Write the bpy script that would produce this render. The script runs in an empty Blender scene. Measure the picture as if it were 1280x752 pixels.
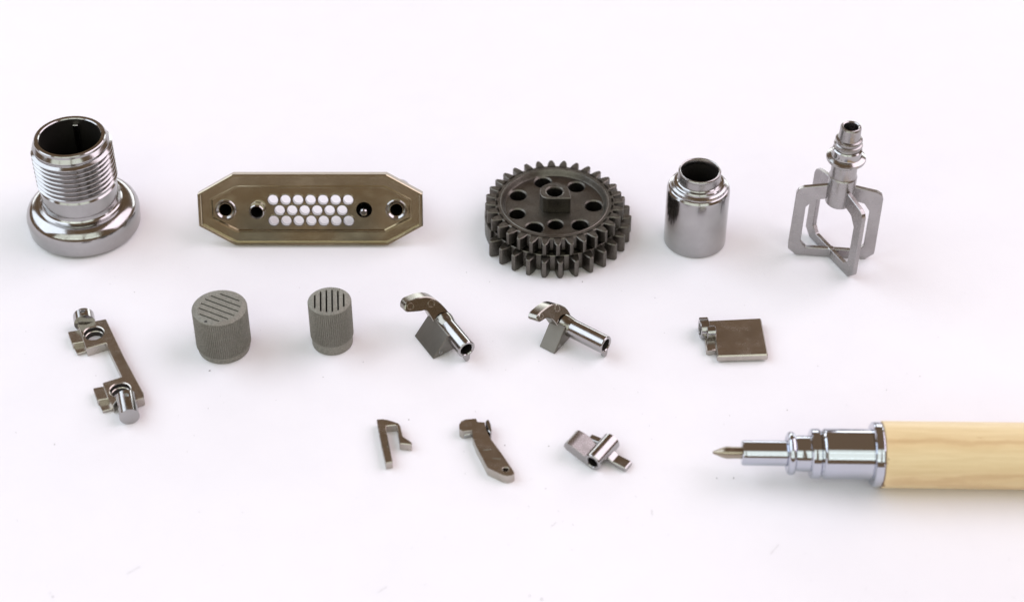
import bpy, bmesh, math, random
from mathutils import Vector, Matrix

# ---------------------------------------------------------------- scene, camera, light, exposure
sc = bpy.context.scene
C = sc.collection
MM = 0.001                                   # every part is measured in millimetres
R = math.radians
PI = math.pi

F_PX, PITCH, DIST = 2400.0, R(40.8), 320.0   # lens in pixels of the 1280 px photograph, camera pitch, distance in mm
CAM = Vector((0, -DIST*math.cos(PITCH), DIST*math.sin(PITCH)))
cd = bpy.data.cameras.new('camera'); cam = bpy.data.objects.new('camera', cd); C.objects.link(cam)
cam.location = CAM*MM
cam.rotation_euler = (PI/2-PITCH, 0, 0)
cd.sensor_width = 36; cd.lens = 36*F_PX/1280
cd.clip_start = 0.01; cd.clip_end = 50
cd.dof.use_dof = True; cd.dof.focus_distance = 0.316; cd.dof.aperture_fstop = 20
sc.camera = cam

w = bpy.data.worlds.new('World'); sc.world = w; w.use_nodes = True
bg = w.node_tree.nodes['Background']
bg.inputs[0].default_value = (0.225, 0.15, 0.092, 1); bg.inputs[1].default_value = 1.0     # the brown room around the table

def lamp(name, loc, target, sx, sy, radiance, col):
    l = bpy.data.lights.new(name, 'AREA'); l.shape = 'RECTANGLE'; l.size = sx; l.size_y = sy
    l.energy = radiance*PI*sx*sy; l.color = col
    o = bpy.data.objects.new(name, l); C.objects.link(o); o.location = loc
    o.rotation_euler = (Vector(target)-Vector(loc)).to_track_quat('-Z', 'Y').to_euler()
    return o
for x in (-0.95, -0.28, 0.39):                                # the panes of a wide window behind the photographer
    for z, h, b in ((0.36, 0.05, 2.2), (0.46, 0.05, 3.2), (0.63, 0.22, 1.35), (0.94, 0.30, 1.25), (1.38, 0.42, 1.15)):
        lamp('window_pane_light', (x, -1.0, z), (x*0.7, 0, 0.05), 0.60, h, b, (0.88, 1.0, 0.94))
lamp('left_light', (-1.10, 0.22, 1.05), (0, 0.05, 0), 1.7, 1.35, 2.60, (0.76, 0.875, 1.0))
lamp('right_light', (1.10, 0.28, 1.05), (0, 0.05, 0), 1.7, 1.35, 2.60, (0.97, 0.885, 1.0))
lamp('back_light', (0, 1.40, 0.34), (0, 0.2, 0), 2.6, 0.36, 3.2, (0.90, 0.96, 1.0))

sc.render.engine = 'CYCLES'
sc.view_settings.view_transform = 'Standard'; sc.view_settings.look = 'None'
sc.view_settings.exposure = 0.0; sc.view_settings.gamma = 1; sc.view_settings.use_curve_mapping = False
sc.cycles.max_bounces = 14; sc.cycles.glossy_bounces = 12; sc.cycles.diffuse_bounces = 6
sc.cycles.use_denoising = True
sc.cycles.sample_clamp_indirect = 6
sc.cycles.caustics_reflective = True; sc.cycles.blur_glossy = 0.5
sc.render.film_transparent = False

# ---------------------------------------------------------------- helpers
def at(px, py, z=0.0):
    """the point at height z (mm) seen at a pixel of the 1280x752 photograph"""
    u, v = px-640, py-376
    c, s = math.cos(PITCH), math.sin(PITCH)
    d = Vector((u, F_PX*c - v*s, -F_PX*s - v*c))
    t = (z-CAM.z)/d.z
    return CAM + d*t

def mesh_of(bm, name='m'):
    me = bpy.data.meshes.new(name); bmesh.ops.recalc_face_normals(bm, faces=bm.faces[:]); bm.to_mesh(me); bm.free(); return me

def lathe(profile, n=72, closed=False, axis='Z', z0=0.0):
    """profile of (r, h); turned about Z (or X); ends with r=0 close to a point"""
    bm = bmesh.new(); rings = []
    for r, h in profile:
        if r < 1e-6: rings.append([bm.verts.new((0, 0, h))])
        else: rings.append([bm.verts.new((r*math.cos(2*PI*k/n), r*math.sin(2*PI*k/n), h)) for k in range(n)])
    pairs = list(zip(rings, rings[1:]))
    if closed: pairs.append((rings[-1], rings[0]))
    for a, b in pairs:
        for k in range(n):
            k2 = (k+1) % n
            if len(a) == 1 and len(b) == 1: continue
            if len(a) == 1: bm.faces.new((a[0], b[k], b[k2]))
            elif len(b) == 1: bm.faces.new((a[k], b[0], a[k2]))
            else: bm.faces.new((a[k], b[k], b[k2], a[k2]))
    if axis == 'X':
        bmesh.ops.transform(bm, matrix=Matrix.Rotation(PI/2, 4, 'Y'), verts=bm.verts)
    return mesh_of(bm)

def prism(outline, z0, z1):
    bm = bmesh.new()
    a = [bm.verts.new((p[0], p[1], z0)) for p in outline]; b = [bm.verts.new((p[0], p[1], z1)) for p in outline]
    n = len(outline)
    bm.faces.new(a[::-1]); bm.faces.new(b)
    for i in range(n): bm.faces.new((a[i], a[(i+1) % n], b[(i+1) % n], b[i]))
    return mesh_of(bm)

def extrude3(pts, vec):
    """closed 3D polygon extruded along vec"""
    bm = bmesh.new()
    a = [bm.verts.new(p) for p in pts]; b = [bm.verts.new(Vector(p)+Vector(vec)) for p in pts]
    n = len(pts); bm.faces.new(a); bm.faces.new(b[::-1])
    for i in range(n): bm.faces.new((a[i], b[i], b[(i+1) % n], a[(i+1) % n]))
    return mesh_of(bm)

def box(x0, x1, y0, y1, z0, z1): return prism([(x0, y0), (x1, y0), (x1, y1), (x0, y1)], z0, z1)

def rod(p, q, r, n=40, r2=None):
    p, q = Vector(p), Vector(q); r2 = r if r2 is None else r2; L = (q-p).length
    me = lathe([(0, 0), (r, 0), (r2, L), (0, L)], n)
    me.transform(Matrix.Translation(p) @ (q-p).to_track_quat('Z', 'Y').to_matrix().to_4x4())
    return me

def pipe(p, q, ro, ri, depth, n=48, ch=0.12):
    """blind tube open at q: its outside with the rim, and its bore"""
    p, q = Vector(p), Vector(q); L = (q-p).length
    a = lathe([(0, 0), (ro-ch, 0), (ro, ch), (ro, L-ch), (ro-ch, L), (ri+ch, L), (ri, L-ch), (ri-0.01, L-ch-0.1)], n)
    b = lathe([(ri, L-ch-0.08), (ri-0.02, L-ch-0.2), (ri-0.02, L-depth), (0, L-depth-0.3)], n)
    for me in (a, b): me.transform(Matrix.Translation(p) @ (q-p).to_track_quat('Z', 'Y').to_matrix().to_4x4())
    return a, b

def add_pipe(name, m, parent, *args, **kw):
    a, b = pipe(*args, **kw); o = part(name, a, m, parent); part('bore', b, BORE_SHADE, parent); return o

def process(me, cut=(), join=(), bevel=0.0, segs=1, angle=35, edge=False):
    """boolean cuts and unions, then a small bevel, evaluated to a plain mesh"""
    if edge: me.materials.append(None); me.materials.append(None)
    o = bpy.data.objects.new('tmp', me); C.objects.link(o); tmp = [o]
    for op, lst in (('UNION', join), ('DIFFERENCE', cut)):
        for m in lst:
            t = bpy.data.objects.new('tmp', m); C.objects.link(t); tmp.append(t)
            b = o.modifiers.new('b', 'BOOLEAN'); b.operation = op; b.object = t; b.solver = 'EXACT'
    if bevel:
        b = o.modifiers.new('v', 'BEVEL'); b.width = bevel; b.segments = segs; b.limit_method = 'ANGLE'; b.angle_limit = R(angle)
        b.use_clamp_overlap = True; b.miter_outer = 'MITER_ARC'
        if edge: b.material = 1
    dg = bpy.context.evaluated_depsgraph_get(); dg.update()
    out = bpy.data.meshes.new_from_object(o.evaluated_get(dg))
    for t in tmp: bpy.data.objects.remove(t)
    return out

def bezier(pts, closed=True, k=6):
    """Catmull-Rom through pts"""
    n = len(pts); out = []
    for i in range(n if closed else n-1):
        p0, p1, p2, p3 = (Vector(pts[(i+j-1) % n]) if closed else Vector(pts[min(max(i+j-1, 0), n-1)]) for j in range(4))
        for s in range(k):
            t = s/k
            out.append(0.5*((2*p1)+(p2-p0)*t+(2*p0-5*p1+4*p2-p3)*t*t+(3*p1-p0-3*p2+p3)*t**3))
    if not closed: out.append(Vector(pts[-1]))
    return out

def part(name, me, m, parent=None, sharp=20, label=None):
    ms = m if isinstance(m, tuple) else (m,)
    if len(ms) == 1: me.polygons.foreach_set('material_index', [0]*len(me.polygons))
    me.materials.clear()
    for q in ms: me.materials.append(q)
    me.transform(Matrix.Scale(MM, 4))
    me.polygons.foreach_set('use_smooth', [True]*len(me.polygons))
    me.set_sharp_from_angle(angle=R(sharp)); me.update(); me.name = name
    o = bpy.data.objects.new(name, me); C.objects.link(o); o.parent = parent
    if label: o['label'] = label
    return o

def copy_part(o, parent, loc=(0, 0, 0), rotz=0.0):
    c = o.copy(); C.objects.link(c); c.parent = parent; c.location = Vector(loc)*MM; c.rotation_euler = (0, 0, rotz); return c

def thing(name, label, cat, loc=(0, 0, 0), rotz=0.0, group=None):
    o = bpy.data.objects.new(name, None); C.objects.link(o); o.empty_display_size = 0.004
    o.location = Vector(loc)*MM; o.rotation_euler = (0, 0, rotz)
    o['label'] = label; o['category'] = cat
    if group: o['group'] = group
    return o

# ---------------------------------------------------------------- materials
def mat(name):
    m = bpy.data.materials.new(name); m.use_nodes = True
    nt = m.node_tree; return m, nt, nt.nodes['Principled BSDF']

def noise(nt, scale, detail=4, rough=0.6, vec=None, stretch=None):
    n = nt.nodes.new('ShaderNodeTexNoise'); n.inputs['Scale'].default_value = scale
    n.inputs['Detail'].default_value = detail; n.inputs['Roughness'].default_value = rough
    tc = nt.nodes.new('ShaderNodeTexCoord'); src = tc.outputs['Object']
    if stretch:
        mp = nt.nodes.new('ShaderNodeMapping'); mp.inputs['Scale'].default_value = stretch
        nt.links.new(src, mp.inputs['Vector']); src = mp.outputs['Vector']
    nt.links.new(src, n.inputs['Vector']); return n

def ramp(nt, fac, stops):
    r = nt.nodes.new('ShaderNodeValToRGB'); e = r.color_ramp.elements
    while len(e) < len(stops): e.new(0.5)
    for i, (p, c) in enumerate(stops): e[i].position = p; e[i].color = (*c, 1) if len(c) == 3 else c
    nt.links.new(fac, r.inputs['Fac']); return r

def metal(name, col, rough, var=0.08, bump=0.04, scale=900, tone=0.12, metallic=1.0, smudge=0.0, fleck=0.0, brush=0.0):
    """metal with uneven tone, finger smudges in the gloss, fine grain and faint random scratches"""
    m, nt, p = mat(name); LK = nt.links.new
    p.inputs['Metallic'].default_value = metallic
    big = noise(nt, 260, 5, 0.6)
    lo = tuple(c*(1-tone) for c in col); hi = tuple(min(1, c*(1+tone)) for c in col)
    col_out = ramp(nt, big.outputs['Fac'], [(0.3, lo), (0.7, hi)]).outputs['Color']
    fine = noise(nt, scale, 6, 0.7)
    if fleck:
        fr = ramp(nt, fine.outputs['Fac'], [(0.36, (1-fleck,)*3), (0.64, (1+fleck*0.7,)*3)])
        mx = nt.nodes.new('ShaderNodeMix'); mx.data_type = 'RGBA'; mx.blend_type = 'MULTIPLY'; mx.inputs[0].default_value = 1
        LK(col_out, mx.inputs[6]); LK(fr.outputs['Color'], mx.inputs[7]); col_out = mx.outputs[2]
    LK(col_out, p.inputs['Base Color'])
    mr = nt.nodes.new('ShaderNodeMapRange'); mr.inputs['To Min'].default_value = max(0.02, rough-var); mr.inputs['To Max'].default_value = rough+var
    LK(fine.outputs['Fac'], mr.inputs['Value']); rg = mr.outputs['Result']
    if smudge:
        sm = noise(nt, 420, 3, 0.5, stretch=(1, 1.7, 1.3))
        s2 = nt.nodes.new('ShaderNodeMapRange'); s2.inputs['From Min'].default_value = 0.45; s2.inputs['From Max'].default_value = 0.75
        s2.inputs['To Max'].default_value = smudge; LK(sm.outputs['Fac'], s2.inputs['Value'])
        ad = nt.nodes.new('ShaderNodeMath'); LK(rg, ad.inputs[0]); LK(s2.outputs['Result'], ad.inputs[1]); rg = ad.outputs[0]
    LK(rg, p.inputs['Roughness'])
    h = fine.outputs['Fac']
    if brush:
        a = noise(nt, 1.0, 2, 0.5, stretch=(300, 6500, 900)); b = noise(nt, 1.0, 2, 0.5, stretch=(5200, 420, 1500))
        mn = nt.nodes.new('ShaderNodeMath'); mn.operation = 'MAXIMUM'; LK(a.outputs['Fac'], mn.inputs[0]); LK(b.outputs['Fac'], mn.inputs[1])
        mu = nt.nodes.new('ShaderNodeMath'); mu.operation = 'MULTIPLY_ADD'; mu.inputs[1].default_value = brush; LK(mn.outputs[0], mu.inputs[0]); LK(h, mu.inputs[2]); h = mu.outputs[0]
    if bump:
        bu = nt.nodes.new('ShaderNodeBump'); bu.inputs['Strength'].default_value = bump; bu.inputs['Distance'].default_value = 0.0002
        LK(h, bu.inputs['Height']); LK(bu.outputs['Normal'], p.inputs['Normal'])
    return m

STEEL = metal('polished_steel', (0.40, 0.39, 0.385), 0.13, 0.03, 0.014, 3800, 0.08, smudge=0.10, brush=0.8)
SATIN = metal('satin_steel', (0.38, 0.365, 0.36), 0.25, 0.04, 0.03, 4200, 0.09, smudge=0.10, brush=0.8)
TAN = metal('bronzed_steel', (0.45, 0.412, 0.37), 0.23, 0.035, 0.022, 4200, 0.10, smudge=0.06, brush=0.8)
PLATE = metal('olive_bronzed_steel', (0.44, 0.385, 0.28), 0.20, 0.03, 0.016, 4200, 0.08, smudge=0.05, brush=0.8)
FINM = metal('rough_dark_steel', (0.235, 0.22, 0.195), 0.36, 0.05, 0.04, 4200, 0.08)
HOOKM = metal('dark_polished_steel', (0.31, 0.295, 0.26), 0.17, 0.03, 0.016, 4200, 0.07, smudge=0.05)
EDGE = metal('worn_bright_edge', (0.50, 0.47, 0.43), 0.22, 0.05, 0.03, 3000, 0.15)
GEAREDGE = metal('worn_gear_edge', (0.48, 0.45, 0.41), 0.25, 0.06, 0.06, 3000, 0.25)
GEARM = metal('dark_sintered_steel', (0.135, 0.124, 0.108), 0.35, 0.10, 0.16, 3000, 0.22, smudge=0.12, fleck=0.18)
MATTE = metal('matte_sintered_grey', (0.255, 0.245, 0.21), 0.58, 0.10, 0.28, 4200, 0.08, metallic=0.4, fleck=0.30)
CHROME = metal('chrome_plate', (0.52, 0.54, 0.60), 0.05, 0.02, 0.003, 3000, 0.02, smudge=0.06, brush=0.8)
BORE_SHADE = metal('shade_toned_bore', (0.085, 0.078, 0.07), 0.5, 0.1, 0.1, 2600, 0.1)  # steel darkened in colour to stand for the shade inside bores and holes
NICKEL = metal('refill_tip_nickel', (0.36, 0.31, 0.245), 0.22, 0.04, 0.03, 2500, 0.08)

def paper_material():
    m, nt, p = mat('white_paper')
    n = noise(nt, 9, 4, 0.55)
    r = ramp(nt, n.outputs['Fac'], [(0.3, (0.845, 0.828, 0.862)), (0.7, (0.880, 0.860, 0.888))])
    n2 = noise(nt, 140, 5, 0.65); r2 = ramp(nt, n2.outputs['Fac'], [(0.32, (0.984, 0.984, 0.987)), (0.66, (1, 1, 1))])
    mx = nt.nodes.new('ShaderNodeMix'); mx.data_type = 'RGBA'; mx.blend_type = 'MULTIPLY'; mx.inputs[0].default_value = 1
    nt.links.new(r.outputs['Color'], mx.inputs[6]); nt.links.new(r2.outputs['Color'], mx.inputs[7])
    nt.links.new(mx.outputs[2], p.inputs['Base Color']); p.inputs['Roughness'].default_value = 0.75
    p.inputs['Specular IOR Level'].default_value = 0.25
    f = noise(nt, 2200, 5, 0.7); b = nt.nodes.new('ShaderNodeBump'); b.inputs['Strength'].default_value = 0.3; b.inputs['Distance'].default_value = 0.0001
    nt.links.new(f.outputs['Fac'], b.inputs['Height']); nt.links.new(b.outputs['Normal'], p.inputs['Normal'])
    return m
PAPER = paper_material()

def wood_material():
    m, nt, p = mat('pale_maple')
    tc = nt.nodes.new('ShaderNodeTexCoord'); mp = nt.nodes.new('ShaderNodeMapping')
    mp.inputs['Scale'].default_value = (1000, 1000, 1000); mp.inputs['Rotation'].default_value = (0, 0, 0.05)
    mp.inputs['Location'].default_value = (0.0, 1.45, -4.3)
    nt.links.new(tc.outputs['Object'], mp.inputs['Vector'])
    wv = nt.nodes.new('ShaderNodeTexWave'); wv.wave_type = 'RINGS'; wv.rings_direction = 'X'
    wv.inputs['Scale'].default_value = 0.087; wv.inputs['Distortion'].default_value = 1.1; wv.inputs['Detail'].default_value = 3
    wv.inputs['Detail Scale'].default_value = 2.0
    nt.links.new(mp.outputs['Vector'], wv.inputs['Vector'])
    r1 = ramp(nt, wv.outputs['Fac'], [(0.0, (0.79, 0.63, 0.36)), (0.75, (0.77, 0.60, 0.335)), (0.93, (0.76, 0.58, 0.32)), (1.0, (0.68, 0.49, 0.26))])
    g = noise(nt, 1.0, 6, 0.65, stretch=(120, 1500, 1500))
    r2 = ramp(nt, g.outputs['Fac'], [(0.30, (0.90, 0.87, 0.82)), (0.62, (1.0, 1.0, 1.0))])
    pr = noise(nt, 1.0, 2, 0.5, stretch=(420, 2600, 2600))
    r3 = ramp(nt, pr.outputs['Fac'], [(0.20, (0.62, 0.48, 0.34)), (0.27, (1, 1, 1))])
    a = nt.nodes.new('ShaderNodeMix'); a.data_type = 'RGBA'; a.blend_type = 'MULTIPLY'; a.inputs[0].default_value = 1
    b = nt.nodes.new('ShaderNodeMix'); b.data_type = 'RGBA'; b.blend_type = 'MULTIPLY'; b.inputs[0].default_value = 1
    nt.links.new(r1.outputs['Color'], a.inputs[6]); nt.links.new(r2.outputs['Color'], a.inputs[7])
    nt.links.new(a.outputs[2], b.inputs[6]); nt.links.new(r3.outputs['Color'], b.inputs[7])
    nt.links.new(b.outputs[2], p.inputs['Base Color'])
    p.inputs['Roughness'].default_value = 0.42; p.inputs['Coat Weight'].default_value = 0.15; p.inputs['Coat Roughness'].default_value = 0.3
    bu = nt.nodes.new('ShaderNodeBump'); bu.inputs['Strength'].default_value = 0.08; bu.inputs['Distance'].default_value = 0.0002
    nt.links.new(g.outputs['Fac'], bu.inputs['Height']); nt.links.new(bu.outputs['Normal'], p.inputs['Normal'])
    return m
WOOD = wood_material()

def plain(name, col, rough=0.8):
    m, nt, p = mat(name)
    n = noise(nt, 1200, 3); r = ramp(nt, n.outputs['Fac'], [(0.3, tuple(c*0.7 for c in col)), (0.7, tuple(c*1.3 for c in col))])
    nt.links.new(r.outputs['Color'], p.inputs['Base Color']); p.inputs['Roughness'].default_value = rough; return m
PIT = plain('black_pit', (0.02, 0.018, 0.016)); DUST = plain('grey_dust', (0.16, 0.14, 0.13)); GLUE = plain('brown_glue', (0.16, 0.07, 0.035), 0.5)

# ---------------------------------------------------------------- the sheet everything stands on
bm = bmesh.new(); nx = 40
sheet = [(-900, -420), (900, -420), (900, 1300), (-900, 1300)]
bm.faces.new([bm.verts.new((x, y, 0)) for x, y in sheet])
g = part('white_paper_ground', mesh_of(bm), PAPER); g['kind'] = 'structure'; g['label'] = 'plain white paper sheet under all the metal parts'

# ---------------------------------------------------------------- 1 threaded bushing
def bushing():
    t = thing('threaded_bushing', 'large threaded steel bushing with wide rounded flange standing at far left', 'bushing', at(107.5, 281.5))
    fl = [(5.4, 0.0), (8.7, 0.0), (9.25, 0.25), (9.55, 0.8)]
    for k in range(0, 11):
        a = R(-8+k*9.2); fl.append((7.35+2.35*math.cos(a), 3.05+2.5*math.sin(a)))
    fl += [(7.3, 5.5), (7.0, 5.58), (6.78, 5.74), (6.62, 6.0), (6.56, 6.3), (6.545, 6.6), (6.0, 6.6)]
    part('flange', lathe(fl, 96), STEEL, t)
    tube = [(6.85, 6.55), (6.85, 9.4), (6.6, 9.7), (6.6, 17.5), (6.75, 17.7), (6.75, 17.9), (6.45, 18.35), (6.3, 18.55), (6.3, 18.95), (6.15, 19.1), (5.55, 19.1), (5.4, 18.95), (5.38, 18.8)]
    SL = Matrix.Diagonal((0.955, 0.955, 1, 1))
    me = lathe(tube, 96); me.transform(SL); part('barrel', me, STEEL, t)
    me = lathe([(5.39, 18.85), (5.37, 18.6), (5.37, 0.6), (0, 0.6)], 96); me.transform(SL); part('bore', me, BORE_SHADE, t)
    # helical thread
    bm = bmesh.new(); n = 72; turns = 8.5; pitch = 0.91; prev = None; N = int(n*turns)
    for i in range(N+1):
        a = 2*PI*i/n; z = 9.75+pitch*i/n
        f = min(1, i/(n*0.3), (N-i)/(n*0.3)); rc = 6.55+0.62*f
        sec = [(6.5, -0.45), (6.6, -0.38), (rc, -0.07), (rc, 0.07), (6.6, 0.38), (6.5, 0.45)]
        cur = [bm.verts.new((r*math.cos(a), r*math.sin(a), z+dz)) for r, dz in sec]
        if prev:
            for j in range(5): bm.faces.new((prev[j], cur[j], cur[j+1], prev[j+1]))
        prev = cur
    me = mesh_of(bm); me.transform(SL); part('thread', me, STEEL, t)
    part('inner_rib', process(box(-0.45, 0.45, 4.4, 5.3, 9, 18.2), bevel=0.1), STEEL, t)
bushing()

# ---------------------------------------------------------------- 2 perforated octagonal plate, leaning back on its rear pegs
def vent_plate():
    E = R(22)                                     # elevation of the face's normal
    base = at(390, 307.5)
    t = thing('perforated_plate', 'long octagonal steel plate with honeycomb holes leaning back', 'plate', base)
    rot = Matrix.Rotation(PI/2-E, 4, 'X')         # local x, y of the face, z = its normal
    sl = math.sin(PI/2-E)
    TR = Matrix.Translation((0, 0, 0)) @ rot @ Matrix.Translation((0, 6.35, 0))
    TR = Matrix.Translation((0, 0, 0.25)) @ TR
    def octo(hx, hy, cx, sy): return [(-cx, -hy), (cx, -hy), (hx, -sy), (hx, sy), (cx, hy), (-cx, hy), (-hx, sy), (-hx, -sy)]
    def ring_mesh(rings, cap0, cap1):
        bm = bmesh.new(); rs = [[bm.verts.new((x, y, z)) for x, y in o] for o, z in rings]
        for a, b in zip(rs, rs[1:]):
            for i in range(8): bm.faces.new((a[i], a[(i+1) % 8], b[(i+1) % 8], b[i]))
        if cap0: bm.faces.new(rs[0][::-1])
        if cap1: bm.faces.new(rs[-1])
        return mesh_of(bm)
    o = octo
    rings = [(o(18.7, 6.0, 12.9, 2.7), -1.5), (o(19.2, 6.3, 13.1, 2.85), -1.2), (o(19.2, 6.3, 13.1, 2.85), 0.35), (o(19.05, 6.2, 13.05, 2.8), 0.5), (o(18.75, 5.95, 12.95, 2.72), 0.5), (o(18.6, 5.85, 12.9, 2.7), 0.35),
             (o(18.55, 5.8, 12.9, 2.68), -0.25), (o(17.35, 4.15, 12.75, 1.75), -0.32), (o(17.15, 4.0, 12.7, 1.68), -0.18), (o(16.95, 3.85, 12.6, 1.6), -0.18), (o(16.75, 3.7, 12.5, 1.5), -0.5)]
    me = ring_mesh(rings, True, True)
    cuts = []
    hc = []
    for j, (cnt, yy) in enumerate(((7, 1.55), (6, -0.30), (7, -2.15))):
        for i in range(cnt):
            hc.append(((i-(cnt-1)/2)*2.14, yy+0.05))
    for x, y in hc: cuts.append(rod((x, y, -3), (x, y, 2), 0.90, 28))
    cuts.append(rod((9.1, -0.2, -3), (9.1, -0.2, 2), 1.38, 32))
    for x in (-14.65, 14.65): cuts.append(rod((x, -0.2, -3), (x, -0.2, 2), 1.1, 32))
    cuts.append(rod((-9.15, -0.2, -3), (-9.15, -0.2, 2), 1.0, 32))
    me = process(me, cut=cuts)
    me.transform(TR); part('perforated_tray', me, PLATE, t)
    def add(name, me, m=PLATE, parent=t): me.transform(TR); return part(name, me, m, parent)
    for x, y in hc:                               # a thin raised lip round every hole
        add('hole_lip', lathe([(0.86, -1.5), (1.03, -1.5), (1.03, -0.35), (0.98, -0.22), (0.91, -0.22), (0.86, -0.35)], 24, closed=True), STEEL)
    for x in (-14.65, 14.65):
        me = lathe([(1.25, -1.0), (1.85, -1.0), (1.85, -0.35), (1.7, -0.2), (1.5, -0.2), (1.2, -0.5), (1.15, -0.7)], 40); me.transform(Matrix.Translation((x, -0.2, 0))); add('screw_boss', me, STEEL)
        me = lathe([(1.16, -0.65), (1.12, -0.8), (1.05, -12.0), (0, -12.6)], 40); me.transform(Matrix.Translation((x, -0.2, 0))); add('bore', me, BORE_SHADE)
        L = 15.0
        me = lathe([(0, -L), (1.3, -L), (1.55, -L+0.3), (1.55, -1.4)], 32); me.transform(Matrix.Translation((x, -0.2, 0))); add('rear_peg', me, STEEL)
    me = lathe([(1.5, -0.6), (1.34, -0.3), (1.3, 1.0), (1.15, 1.15), (1.05, 1.15), (0.95, 1.0), (0.94, 0.8)], 40); me.transform(Matrix.Translation((-9.15, -0.2, 0))); add('tube_post', me, STEEL)
    me = lathe([(0.95, 0.85), (0.93, 0.7), (0.93, -8.0), (0, -8.5)], 40); me.transform(Matrix.Translation((-9.15, -0.2, 0))); add('bore', me, BORE_SHADE)
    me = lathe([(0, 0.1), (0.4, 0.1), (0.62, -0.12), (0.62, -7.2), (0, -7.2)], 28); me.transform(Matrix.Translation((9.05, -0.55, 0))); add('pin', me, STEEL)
    me = lathe([(0, -7.4), (1.6, -7.4), (1.6, -1.3), (1.4, -1.3), (1.4, -7.1), (0, -7.1)], 32); me.transform(Matrix.Translation((9.1, -0.2, 0))); add('pin_cup', me, BORE_SHADE)
    # fix lips: each one moved to its hole
    lips = [c for c in t.children if c.name.startswith('hole_lip')]
    for c, (x, y) in zip(lips, hc): c.location = (rot.to_3x3() @ Vector((x, y, 0)))*MM
vent_plate()

# ---------------------------------------------------------------- 3 compound gear
def gear():
    c = at(692.5, 287.0)
    t = thing('compound_gear', 'large dark double gear with toothed rims and drilled web', 'gear', c, 0)
    def tooth_mesh(r0, r1, w0, w1, z0, z1):
        rm = r0+(r1-r0)*0.55; wm = w0+(w1-w0)*0.5+0.10
        pts = [(r0-0.6, -w0/2-0.05), (r0, -w0/2), (rm, -wm/2), (r1-0.12, -w1/2), (r1, -w1/2+0.12), (r1, w1/2-0.12), (r1-0.12, w1/2), (rm, wm/2), (r0, w0/2), (r0-0.6, w0/2+0.05)]
        return process(prism(pts, z0, z1), bevel=0.14, edge=True)
    # lower sector gear
    ri = 11.45
    lo = part('lower_gear', lathe([(0, 0.05), (ri-0.2, 0.05), (ri, 0.25), (ri, 3.35), (ri-0.12, 3.5), (9.0, 3.5), (9.0, 4.4)], 120), GEARM, t)
    N2 = 30; first = None
    for k in range(N2):
        a = R(-86.4+k*360/N2); d = math.degrees(a) % 360
        if 112 < d < 205: continue
        if first is None: first = part('tooth', tooth_mesh(ri, 13.35, 1.62, 0.72, 0.05, 3.45), (GEARM, GEAREDGE), lo); first.rotation_euler = (0, 0, a)
        else: copy_part(first, lo, rotz=a)
    pts = [(12.05*math.cos(R(a)), 12.05*math.sin(R(a))) for a in range(114, 205, 3)] + [(11.2*math.cos(R(a)), 11.2*math.sin(R(a))) for a in range(204, 113, -3)]
    part('plain_sector', process(prism(pts, 0.05, 3.5), bevel=0.12), GEARM, lo)
    # upper gear
    ru = 10.25; zt = 6.2; zb = 3.7; fl = 5.3
    holes = [(6.75, 0, 1.46), (6.6, 54, 1.4), (6.9, 106, 1.45), (6.95, 155, 1.42), (6.8, 199, 1.36), (7.0, 240, 1.5), (5.2, 271, 1.28), (6.8, 309, 1.42)]
    cuts = []
    for r, a, hr in holes:
        x, y = r*math.cos(R(a)), r*math.sin(R(a)); cuts.append(lathe([(0, 2.2), (hr, 2.2), (hr, fl-0.22), (hr+0.4, fl+0.2), (0, fl+0.2)], 32)); cuts[-1].transform(Matrix.Translation((x, y, 0)))
    solid = lathe([(0, 3.0), (9.0, 3.0), (9.0, zb), (ru-0.1, zb), (ru, zb+0.1), (ru, zt-0.12), (ru-0.12, zt), (9.35, zt), (9.25, zt+0.06), (9.05, zt+0.06), (8.9, zt-0.12), (8.72, fl+0.35), (8.45, fl), (0, fl)], 120)
    upm = process(solid, cut=cuts + [rod((0, 0, 2.6), (0, 0, 9), 1.3, 32)])
    upo = part('upper_gear', upm, GEARM, t)
    N1 = 32; first = None
    for k in range(N1):
        a = R(-88.0+k*360/N1)
        if first is None: first = part('tooth', tooth_mesh(ru, 11.95, 1.5, 0.62, zb, zt), (GEARM, GEAREDGE), upo); first.rotation_euler = (0, 0, a)
        else: copy_part(first, upo, rotz=a)
    pts = [(2.55*math.cos(R(a)), 2.55*math.sin(R(a))) for a in range(8, 224, 6)] + [(-1.25, -1.95), (2.75, -1.95)]
    hub = process(prism(pts, fl-0.05, 8.4), cut=[lathe([(0, fl-0.6), (1.3, fl-0.6), (1.3, 8.15), (1.6, 8.5), (0, 8.5)], 32)], bevel=0.12, edge=True)
    part('hub', hub, (GEARM, GEAREDGE), t)
gear()

# ---------------------------------------------------------------- 4 stepped sleeve
def sleeve():
    t = thing('stepped_sleeve', 'plain polished steel sleeve with narrow open neck beside the gear', 'sleeve', at(868, 299))
    prof = [(0, 0), (5.15, 0), (5.32, 0.18), (5.35, 0.5), (5.35, 10.9), (5.28, 11.3), (5.05, 11.65), (4.85, 11.75), (4.82, 11.95), (4.72, 12.15), (4.45, 12.3), (4.35, 12.35), (4.32, 12.6), (4.15, 12.8), (3.75, 12.9), (3.6, 13.05)]
    part('body', lathe(prof, 96), STEEL, t)
    neck = [(3.6, 12.95), (3.55, 14.35), (3.6, 14.5), (3.6, 14.75), (3.5, 14.92), (3.35, 14.98), (3.2, 14.9), (3.05, 14.6), (3.0, 14.2), (3.0, 14.0)]
    part('neck', lathe(neck, 80), SATIN, t)
    part('bore', lathe([(3.01, 14.1), (2.99, 13.9), (2.99, 0.8), (0, 0.8)], 80), BORE_SHADE, t)
sleeve()

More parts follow.
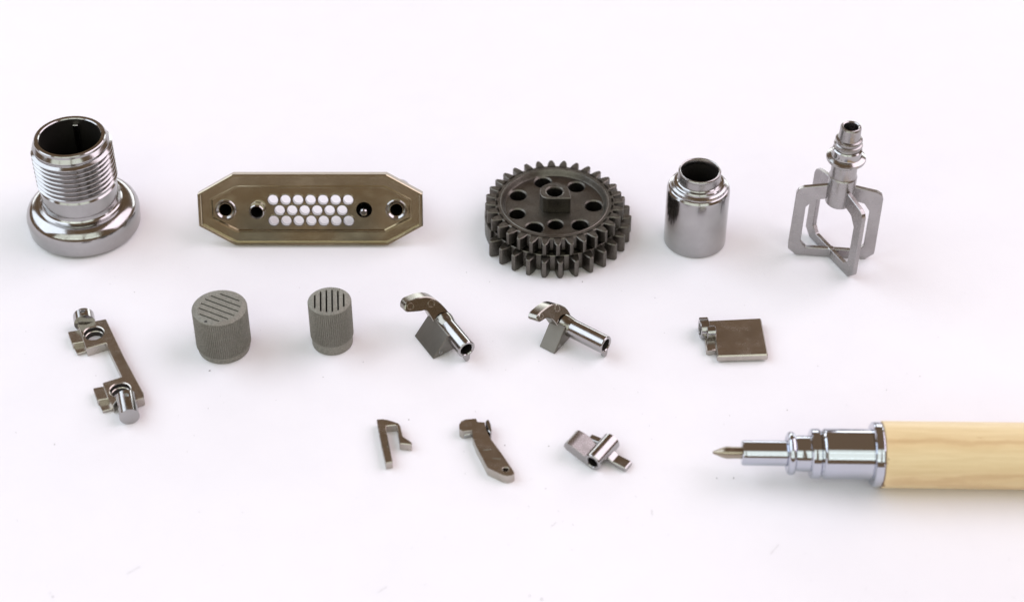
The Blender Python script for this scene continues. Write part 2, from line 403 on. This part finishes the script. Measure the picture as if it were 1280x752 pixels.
# ---------------------------------------------------------------- 5 stirrer cage
def stirrer():
    t = thing('stirrer_cage', 'steel stirrer with crossed open blades and hollow ribbed stem', 'stirrer', at(1037, 320))
    stem = [(0, 11.6), (2.05, 11.6), (2.3, 11.9), (2.35, 12.3), (2.35, 17.2), (2.2, 17.45), (2.15, 17.6), (2.15, 19.7), (2.3, 20.0)]
    part('hub', lathe(stem, 64), SATIN, t)
    part('collar', lathe([(2.1, 19.9), (2.9, 20.4), (3.2, 20.6), (3.28, 20.9), (3.2, 21.15), (2.9, 21.3), (2.5, 21.45), (2.42, 21.7), (2.42, 22.7), (2.25, 22.9), (2.0, 22.95)], 64), STEEL, t)
    part('upper_tube', lathe([(2.15, 22.8), (2.05, 23.0), (2.05, 23.2), (2.3, 23.4), (2.38, 23.65), (2.3, 23.9), (2.05, 24.05), (2.05, 24.2), (2.2, 24.35), (2.25, 24.55), (2.15, 24.8), (1.82, 24.9), (1.78, 25.1), (1.72, 26.9), (1.6, 27.15), (1.4, 27.2), (1.2, 27.05), (1.15, 26.8), (1.15, 14), (0, 14)], 64), SATIN, t)
    t.rotation_euler = (0, R(1.2), 0); t.location.z = 0.0001
    # one half frame in its own plane (x outwards, z up)
    outer = [(0.3, 0.0), (5.9, 0.0), (7.3, 1.3), (7.35, 2.2), (7.2, 13.1), (6.9, 13.9), (6.1, 14.4), (2.0, 15.2), (0.3, 15.2)]
    inner = [(0.3, 1.75), (4.3, 1.75), (5.35, 2.9), (5.35, 10.3), (4.2, 11.9), (2.0, 12.4), (0.3, 12.4)]
    for a in (-5, 175, -64, 116):
        me = extrude3([(x, -0.4, z) for x, z in outer], (0, 0.8, 0))
        cut = extrude3([(x if x > 0.5 else -0.5, -1, z) for x, z in inner], (0, 2, 0))
        me = process(me, cut=[cut], bevel=0.08)
        me.transform(Matrix.Rotation(R(a), 4, 'Z')); part('blade', me, SATIN, t)
    part('foot_joint', lathe([(0, 0.02), (0.55, 0.02), (0.6, 0.2), (0.6, 1.7), (0.45, 1.85), (0, 1.85)], 24), SATIN, t)
stirrer()

# ---------------------------------------------------------------- 6 C shaped bracket with two round studs
def local(pts, root, z):
    return [(at(x, y, z)-root).to_2d() for x, y in pts]
def bracket():
    root = at(133, 460); t = thing('pivot_bracket', 'flat steel C-shaped bracket with two holes and round end studs', 'bracket', root)
    zt = 1.75
    body = [(98.3, 408.5), (118.9, 400.6), (132.5, 398.0), (155.5, 446.0), (179.3, 490.5), (179.8, 496.5), (168.5, 500.2), (163.0, 494.0), (146.0, 499.5), (141.0, 506.5), (137.0, 501.5), (128.0, 477.8), (152.6, 470.3), (134.6, 433.0), (133.0, 428.0), (107.6, 435.6)]
    me = prism(local(body, root, zt), 0.0, zt)
    h1 = at(117.2, 416.0, zt)-root; h2 = at(150.2, 486.8, zt)-root
    cuts = []
    for h in (h1, h2):
        c = lathe([(0, -1), (1.28, -1), (1.28, 0.75), (1.55, 0.75), (1.57, 1.62), (1.75, 1.95), (0, 1.95)], 40); c.transform(Matrix.Translation((h.x, h.y, 0))); cuts.append(c)
    part('plate', process(me, cut=cuts, bevel=0.12, edge=True), (TAN, EDGE), t)
    for h in (h1, h2):
        me = lathe([(1.27, 0.02), (1.27, 0.74), (1.54, 0.76), (1.555, 1.55)], 40); me.transform(Matrix.Translation((h.x, h.y, 0))); part('hole_shade_liner', me, BORE_SHADE, t)  # thin liner, its dark colour paints the shade on the hole's wall
    # side tabs: a raised step and a lower pocket with a lip
    for q1, q2 in (([(84.7, 414.3), (99.5, 411.6), (105.0, 426.6), (90.2, 429.2)], [(90.0, 429.6), (105.0, 426.6), (108.8, 438.2), (96.6, 441.6)]),
                   ([(116.2, 484.6), (130.0, 482.0), (137.0, 497.2), (121.6, 499.8)], [(121.9, 500.3), (137.0, 497.2), (143.0, 509.6), (128.4, 513.4)])):
        part('tab', process(prism(local(q1, root, 1.3), 0.0, 1.3), bevel=0.1), TAN, t)
        q = local(q2, root, 0.55); me = process(prism(q, 0.0, 0.55), bevel=0.08); part('pocket_floor', me, TAN, t)
    u = Vector((0.27, -0.963, 0)).normalized()
    # upper stud
    p = at(106.0, 404.0, 1.73)-root
    me = rod(p-u*1.9, p+u*0.0, 1.72, 40); part('stud', process(me, cut=[rod(p-u*1.1+Vector((0, 0, 1.1)), p-u*1.1+Vector((0, 0, 3)), 0.4, 20)], bevel=0.14), STEEL, t)
    nk = [(95.5, 406.5), (119.0, 399.5), (118.5, 407), (98.5, 411)]
    part('neck', process(prism(local(nk, root, 1.4), 0.0, 1.4), bevel=0.1), TAN, t)
    # lower stud
    q = at(161.9, 520.6, 1.58)-root; q0 = q-u*4.6
    me = process(rod(q0, q, 1.56, 44), cut=[rod(q-u*3.3+Vector((0, 0, 1.2)), q-u*3.3+Vector((0, 0, 3)), 0.5, 24)], bevel=0.13); part('stud', me, STEEL, t)
bracket()

# ---------------------------------------------------------------- 7, 8 fluted knobs
def knob(px, py, r, h, flutes, band, rb, slits, ang, label, wdt, tilt=(0, 0), dots=()):
    t = thing('fluted_knob', label, 'knob', at(px, py), 0, 'matte grey fluted knobs')
    n = flutes*4; bm = bmesh.new()
    levels = [(band+0.0, -0.14), (band+0.15, 0), (h-0.18, 0.0), (h-0.08, -0.03), (h, -0.12)]
    rings = []
    for z, dr in levels:
        fade = 1.0 if z < h-0.15 else 0.45
        ring = []
        for k in range(n):
            s = (0, 0, -0.16, -0.16)[k % 4]*fade
            a = 2*PI*k/n; rr = r+dr+s; ring.append(bm.verts.new((rr*math.cos(a), rr*math.sin(a), z)))
        rings.append(ring)
    for a, b in zip(rings, rings[1:]):
        for k in range(n): bm.faces.new((a[k], a[(k+1) % n], b[(k+1) % n], b[k]))
    bm.faces.new(rings[-1]); bm.faces.new(rings[0][::-1])
    me = mesh_of(bm); cuts = []
    m = Matrix.Rotation(R(ang), 4, 'Z')
    for off, a0, a1 in slits:
        b = box(a0, a1, off-wdt/2, off+wdt/2, h-3.5, h+0.5); b.transform(m); cuts.append(b)
    part('cap', process(me, cut=cuts), MATTE, t, sharp=50)
    part('base', lathe([(0, 0), (rb-0.3, 0), (rb-0.08, 0.1), (rb, 0.35), (rb, band+0.05), (0, band+0.05)], 80), MATTE, t)
    for x, y, rr in dots: part('pit_mark', lathe([(0, h+0.015), (rr*0.8, h+0.015), (rr, h-0.02)], 14).copy() if False else (lambda q: (q.transform(Matrix.Translation((x, y, 0))), q)[1])(lathe([(0, h+0.012), (rr*0.8, h+0.012), (rr, h-0.03), (0, h-0.03)], 14)), PIT, t)
def slit_rows(rows): return [(o, -h, h) for o, h in rows]
knob(280.7, 433.6, 4.42, 8.5, 84, 1.15, 4.2, slit_rows(((2.85, 1.9), (1.74, 2.85), (0.62, 3.2), (-0.52, 3.2), (-1.64, 2.85), (-2.78, 1.9))), -28,
     'wider matte grey knob with slanted slits in its top', 0.26, dots=((-1.75, -3.35, 0.3),))
knob(416.0, 427.6, 3.5, 8.9, 66, 1.9, 3.32, slit_rows(((2.33, 1.6), (1.4, 2.4), (0.48, 2.7), (-0.43, 2.7), (-1.36, 2.4), (-2.28, 1.6))), 94.5,
     'narrower matte grey knob with slits running front to back', 0.27)

# ---------------------------------------------------------------- 9, 10 hooked levers on hollow shafts
HOOK_A = [(6.0, 4.48), (5.4, 5.37), (3.98, 5.54), (2.62, 5.46), (1.36, 5.03), (0.43, 4.24), (-0.45, 2.98), (-1.1, 1.59), (-1.48, 0.5), (-1.35, -0.6), (0, -1.42), (1.25, -0.7), (1.75, 0.6), (2.15, 2.1), (2.57, 3.1), (3.47, 3.3), (4.96, 3.7), (5.8, 3.98)]
HOOK_B = [(5.3, 4.3), (4.58, 4.82), (2.74, 4.85), (1.09, 4.62), (-0.24, 3.91), (-1.42, 2.56), (-1.75, 1.41), (-1.72, 0.46), (-1.4, -0.7), (0, -1.42), (1.25, -0.7), (1.75, 0.8), (2.2, 2.4), (3.13, 3.3), (4.2, 3.5), (4.95, 3.7)]
MARKS_A = ((4.92, 4.66, 0.62), (1.34, 3.89, 0.66)); MARKS_B = ((4.15, 4.25, 0.5), (0.35, 3.45, 0.62))
LEN_A, LEN_B = 7.3, 7.8
def lever(end_px, az, length, fin0, fin1, HOOK, MARKS, label):
    """u = along the shaft towards its open end, p = sideways to the hook, z up; the hook's face leans back by E"""
    zc = 2.7; E = R(30); u = Vector((math.cos(R(az)), math.sin(R(az)), 0)); p = Vector((u.y, -u.x, 0)); Zu = Vector((0, 0, 1))
    n = (u*math.cos(E)+Zu*math.sin(E)); up = (Zu*math.cos(E)-u*math.sin(E))
    end = at(end_px[0], end_px[1], zc); o = end-u*length; o.z = 0
    t = thing('hooked_lever', label, 'lever', o, 0, 'hooked levers with hollow shafts')
    def L(s, q, z): return u*s + p*q + Vector((0, 0, zc+z))
    def H(q, h, s=0.0): return Vector((0, 0, zc)) + p*q + up*h + n*s
    add_pipe('shaft', STEEL, t, L(-0.4, 0, 0), L(length, 0, 0), 1.52, 1.02, length-0.5)
    prof = bezier(HOOK, True, 5)
    part('hook', process(extrude3([H(a, b) for a, b in prof], -(u*0.97+Zu*0.2)*1.9), bevel=0.14, edge=True), (HOOKM, EDGE), t)
    # short rounded fillet where the hook runs into the shaft
    bm = bmesh.new(); rings = []
    for s, dz, r in ((-0.6, 0.0, 1.76), (0.0, 0.0, 1.72), (0.35, 0.0, 1.66), (0.7, 0.0, 1.59), (1.05, 0.0, 1.535), (1.4, 0, 1.50)):
        rings.append([bm.verts.new(L(s, r*math.cos(2*PI*k/36)+dz*0.3, dz+r*math.sin(2*PI*k/36))) for k in range(36)])
    for a, b in zip(rings, rings[1:]):
        for k in range(36): bm.faces.new((a[k], a[(k+1) % 36], b[(k+1) % 36], b[k]))
    part('fillet', mesh_of(bm), HOOKM, t)
    fin = [(0.0, 0.8), (1.55, 1.15), (4.45, -2.58), (4.25, -2.7), (0.0, -2.1)]
    part('fin', process(extrude3([L(fin0, a, b) for a, b in fin], u*(fin1-fin0)), bevel=0.08, edge=True), (FINM, EDGE), t)
    for q, h, r in MARKS:                                              # ejector marks
        me = lathe([(r-0.18, 0), (r, 0.0), (r-0.03, 0.13), (r-0.14, 0.13)], 28, closed=True)
        me.transform(Matrix.Translation(H(q, h, -0.02)) @ n.to_track_quat('Z', 'Y').to_matrix().to_4x4()); part('ejector_mark', me, EDGE, t)
    me = lathe([(0.22, 0), (0.36, 0.0), (0.34, 0.06), (0.25, 0.06)], 20, closed=True)
    me.transform(Matrix.Translation(L(fin1-0.01, 3.0, -1.85)) @ u.to_track_quat('Z', 'Y').to_matrix().to_4x4()); part('ejector_mark', me, STEEL, t)
    tongue = [(-0.7, -1.15), (0.5, -1.15), (0.4, -2.1), (0.15, -2.6), (-0.3, -2.65), (-0.6, -2.2)]
    part('tongue', process(extrude3([L(length-0.75, a, b) for a, b in tongue], u*0.7), bevel=0.08), STEEL, t)
lever((583.4, 436.8), -60, LEN_A, -2.4, LEN_A-3.3, HOOK_A, MARKS_A, 'hooked steel lever with hollow shaft and long square fin')
lever((757.6, 431.2), -37.5, LEN_B, -2.2, LEN_B-7.0, HOOK_B, MARKS_B, 'hooked steel lever with long bare shaft and short narrow fin')

# ---------------------------------------------------------------- 11 hinge leaf
def hinge():
    root = at(918, 430); t = thing('hinge_leaf', 'small flat rectangular steel leaf with open hinge barrel at left', 'hinge', root)
    zt = 1.55
    top = [(885.4, 400.0), (951.4, 396.8), (960.4, 443.0), (896.6, 445.0), (893.2, 420.0), (891.6, 408.0), (877.5, 408.5), (877.0, 402.5)]
    part('leaf', process(prism(local(top, root, zt), 0.25, zt), bevel=0.2, edge=True), (TAN, EDGE), t)
    e = Vector((1, 0.10, 0)).normalized(); f = Vector((-e.y, e.x, 0))
    c = at(874.6, 411.2, 1.6)-root
    add_pipe('barrel', STEEL, t, c+e*1.5, c, 1.6, 1.0, 1.2)
    part('knuckle', process(rod(c+e*0.9-f*1.1+Vector((0, 0, 0.2)), c+e*2.35-f*1.1+Vector((0, 0, 0.2)), 1.05, 32), bevel=0.1), STEEL, t)
    bl = [(873.5, 395.8), (885.0, 395.4), (886.0, 399.6), (874.4, 400.0)]
    part('back_block', process(prism(local(bl, root, 2.4), 0.2, 2.4), bevel=0.15), SATIN, t)
    tab = [(880.6, 419.0), (893.8, 418.0), (896.0, 437.2), (883.0, 438.0)]
    part('tab', process(prism(local(tab, root, 1.15), 0.1, 1.15), bevel=0.18, segs=2), TAN, t)
hinge()

# ---------------------------------------------------------------- 12 clip
def z12(pts, ox, oy, s): return [(ox+x/s, oy+y/s) for x, y in pts]
def clip():
    root = at(488, 560); t = thing('spring_clip', 'tiny steel clip with one long leg and short barbed arm', 'clip', root)
    zt = 1.45
    o = [(90, 112), (150, 108), (205, 116), (270, 135), (318, 152), (340, 182), (352, 235), (366, 290), (458, 352), (456, 378), (330, 366), (326, 330), (312, 250), (300, 172), (192, 182), (190, 215), (222, 380), (258, 556), (185, 572), (150, 420), (112, 235)]
    part('clip_body', process(prism(local(z12(o, 460, 510, 8.36), root, zt), 0, zt), bevel=0.1, edge=True), (TAN, EDGE), t)
    m = (at(460+207/8.36, 510+380/8.36, zt)-root)
    part('gate_mark', process(box(m.x-0.12, m.x+0.12, m.y-0.4, m.y+0.4, zt-0.1, zt+0.05), bevel=0.03), STEEL, t)
clip()

# ---------------------------------------------------------------- 13 latch arm
def latch():
    root = at(610, 580); t = thing('latch_arm', 'small flat steel latch arm with notched head and pivot hole', 'latch', root)
    zt = 1.6
    o = [(104, 150), (125, 120), (160, 104), (262, 94), (278, 126), (345, 130), (352, 170), (362, 205), (402, 285), (520, 445), (618, 590), (626, 612), (600, 628), (555, 636), (515, 628), (370, 560), (330, 480), (262, 350), (232, 270), (226, 205), (132, 216), (106, 195)]
    h = at(560+541/7.52, 510+572/7.52, zt)-root
    c = lathe([(0, -0.6), (0.42, -0.6), (0.42, zt-0.12), (0.6, zt+0.1), (0, zt+0.1)], 28); c.transform(Matrix.Translation((h.x, h.y, 0)))
    part('arm', process(prism(local(z12(o, 560, 510, 7.52), root, zt), 0, zt), cut=[c], bevel=0.11, edge=True), (TAN, EDGE), t)
    pr = [(350, 128), (362, 104), (386, 104), (404, 150), (410, 205), (402, 232), (376, 205), (372, 160)]
    part('prong', process(prism(local(z12(pr, 560, 510, 7.52), root, 1.75), 0.0, 1.75), bevel=0.12), STEEL, t)
    ck = [(132, 214), (226, 203), (232, 236), (150, 252)]
    part('step', process(prism(local(z12(ck, 560, 510, 7.52), root, 0.9), 0.0, 0.9), bevel=0.1), STEEL, t)
    for (x, y, a) in ((365, 388, 5), (458, 470, -5)):
        m = at(560+x/7.52, 510+y/7.52, zt)-root
        b = process(box(-0.6, 0.6, -0.06, 0.06, zt-0.1, zt+0.03), bevel=0.02); b.transform(Matrix.Translation((m.x, m.y, 0)) @ Matrix.Rotation(R(a), 4, 'Z')); part('score_mark', b, STEEL, t)
    m = at(560+195/7.52, 510+150/7.52, zt)-root
    me = lathe([(0.34, zt-0.05), (0.46, zt-0.05), (0.44, zt+0.03), (0.36, zt+0.03)], 24, closed=True); me.transform(Matrix.Translation((m.x, m.y, 0))); part('ejector_mark', me, TAN, t)
latch()

# ---------------------------------------------------------------- 14 rocker
def rocker():
    zc = 1.45; e = Vector((0.56, 0.83, 0)).normalized(); p = Vector((e.y, -e.x, 0))
    c = at(690+472/9.4, 525+497/9.4, zc); root = Vector((c.x, c.y, 0))
    t = thing('rocker', 'tiny steel rocker with cross tube, sloped arm and small foot', 'rocker', root)
    def L(s, q, z): return e*s + p*q + Vector((0, 0, z))
    add_pipe('tube', STEEL, t, L(5.6, 0, zc), L(0, 0, zc), 1.45, 0.85, 4.5)
    arm = [(-5.2, 2.0), (-5.0, 2.75), (-4.7, 2.85), (-3.6, 2.8), (-1.15, 1.85), (0.1, 1.8), (0.6, 1.2), (0.2, 0.15), (-0.6, 0.1), (-4.7, 1.5)]
    part('arm', process(extrude3([L(0.06, q, z) for q, z in arm], e*3.5), cut=[rod(L(-1, 0, zc), L(5, 0, zc), 0.86, 32)], bevel=0.12), SATIN, t)
    part('lug', process(extrude3([L(3.4, q, z) for q, z in ((-2.9, 1.2), (-2.9, 2.25), (-0.9, 2.4), (-0.5, 1.2))], e*1.1), bevel=0.1), STEEL, t)
    foot = [(0.6, 1.5), (1.4, 1.5), (2.2, 1.05), (4.5, 0.92), (4.6, 0.75), (4.6, 0.05), (4.1, 0.05), (0.8, 0.7)]
    part('foot', process(extrude3([L(2.2, q, z) for q, z in foot], e*1.9), bevel=0.12), STEEL, t)
rocker()

# ---------------------------------------------------------------- 15 pen
def pen():
    RB = 4.98
    a = at(890.5, 565.0, RB); b = at(1190, 568.4, RB); d = b-a; rz = math.atan2(d.y, d.x)
    t = thing('wooden_pen', 'pen with pale wooden barrel, stepped chrome grip and bare tip', 'pen', (a.x, a.y, 0), rz)
    k = lambda px: (at(px, 566.0, RB)-a).length if px > 890.5 else 0
    Z = lambda zx: k(880+zx/5.333)
    def lx(name, prof, m, n=72, sharp=20):
        me = lathe([(r, x) for r, x in prof], n, axis='X'); me.transform(Matrix.Translation((0, 0, RB))); return part(name, me, m, t, sharp)
    lx('refill_tip', [(0, 0.0), (0.16, 0.06), (0.24, 0.2), (0.3, 0.3), (0.42, Z(85)), (0.62, Z(105)), (0.77, Z(123)), (0.87, Z(140)), (0.92, Z(155)), (0.91, Z(170)), (0.89, Z(185)), (0.88, Z(238)), (0.9, Z(262))], NICKEL, sharp=60)
    lx('tip_sleeve', [(0.86, Z(262)), (0.9, Z(250)), (1.7, Z(250)), (1.87, Z(258)), (1.9, Z(270)), (1.9, Z(280)), (1.9, Z(550)), (1.9, Z(560)), (2.0, Z(575))], CHROME)
    fl = [(1.8, Z(565))]
    for q in range(17):
        an = R(-90+q*11.25); fl.append((2.75+0.52*math.cos(an), Z(578)+0.62*math.sin(an)))
    lx('ring_bead', fl + [(2.4, Z(600))], CHROME)
    lx('neck', [(2.2, Z(590)), (2.62, Z(605)), (2.7, Z(625)), (2.72, Z(700)), (2.9, Z(708))], CHROME)
    lx('grip', [(2.6, Z(702)), (3.5, Z(704)), (3.72, Z(712)), (3.76, Z(722)), (3.76, Z(762)), (3.64, Z(768)), (3.5, Z(776)), (3.5, Z(784)), (3.64, Z(790)), (3.78, Z(798)), (3.8, Z(808)), (3.8, Z(815)), (3.8, Z(900)), (3.8, Z(1000)), (3.8, Z(1100)), (3.8, Z(1112))], CHROME)
    lx('collar', [(3.7, Z(1112)), (4.55, Z(1112)), (4.8, Z(1118)), (4.86, Z(1126)), (4.86, Z(1166)), (4.78, Z(1174)), (4.4, Z(1176))], CHROME)
    lx('glue_seam', [(4.6, Z(1172)), (4.82, Z(1174)), (4.82, Z(1182)), (4.6, Z(1184))], GLUE)
    x0 = Z(1178)
    lx('wooden_barrel', [(4.5, x0), (4.85, x0+0.02), (4.97, x0+0.14), (4.98, x0+0.3), (4.98, x0+95), (4.6, x0+96), (0, x0+96)], WOOD, 96)
    random.seed(4)
    bm = bmesh.new()
    for i in range(16):                                  # crumbs of glue squeezed out of the seam
        an = R(random.choice((-75, -68, -60, -48, -20, 35, -72, -64))+random.uniform(-6, 6)); r = 4.92; s = random.uniform(0.05, 0.14)
        v = Vector((x0+random.uniform(-0.1, 0.25), r*-math.cos(an), RB+r*math.sin(an)))
        bmesh.ops.create_icosphere(bm, subdivisions=1, radius=s, matrix=Matrix.Translation(v) @ Matrix.Diagonal((1, random.uniform(0.6, 1.5), 1, 1)))
    o = part('glue_crumbs', mesh_of(bm), GLUE, t); o['kind'] = 'stuff'
pen()

# ---------------------------------------------------------------- dust on the paper
def dust():
    random.seed(11); bm = bmesh.new()
    pts = [(262, 463, 1.1), (404, 471, .6), (454, 452, .7), (511, 524, .9), (470, 528, .7), (686, 557, .8), (682, 610, .7), (984, 512, .9), (912, 519, .6), (905, 530, .6), (896, 597, .9), (917, 597, 1), (631, 556, 1), (68, 555, .9), (168, 365, .6), (1108, 487, .7), (1150, 470, .7), (66, 745, 1.2), (677, 748, 1), (662, 744, .8), (22, 650, .6), (345, 500, .5), (20, 540, .6), (795, 620, .6), (716, 655, .6), (728, 352, .9), (612, 352, .7)]
    for _ in range(150): pts.append((random.uniform(10, 1270), random.uniform(330, 748), random.uniform(.2, .55)))
    for x, y, s in pts:
        q = at(x, y, 0.05); r = 0.085*s
        m = Matrix.Translation(q) @ Matrix.Rotation(random.uniform(0, 6.3), 4, 'Z') @ Matrix.Diagonal((random.uniform(0.8, 2.2), 1, 0.6, 1))
        bmesh.ops.create_icosphere(bm, subdivisions=1, radius=r, matrix=m)
    for x, y, l in ((167, 712, 2.2), (478, 736, 1.6), (968, 686, 2.4), (692, 655, 1.2), (815, 640, 1.0)):   # a few stray fibres
        q = at(x, y, 0.04); an = random.uniform(0.5, 1.8)
        m = Matrix.Translation(q) @ Matrix.Rotation(an, 4, 'Z') @ Matrix.Diagonal((l/0.1, 0.2, 0.2, 1))
        bmesh.ops.create_cube(bm, size=0.1, matrix=m)
    o = part('dust_specks', mesh_of(bm), DUST); o['kind'] = 'stuff'; o['label'] = 'tiny dark dust specks scattered over the white paper'; o['category'] = 'dust'
dust()
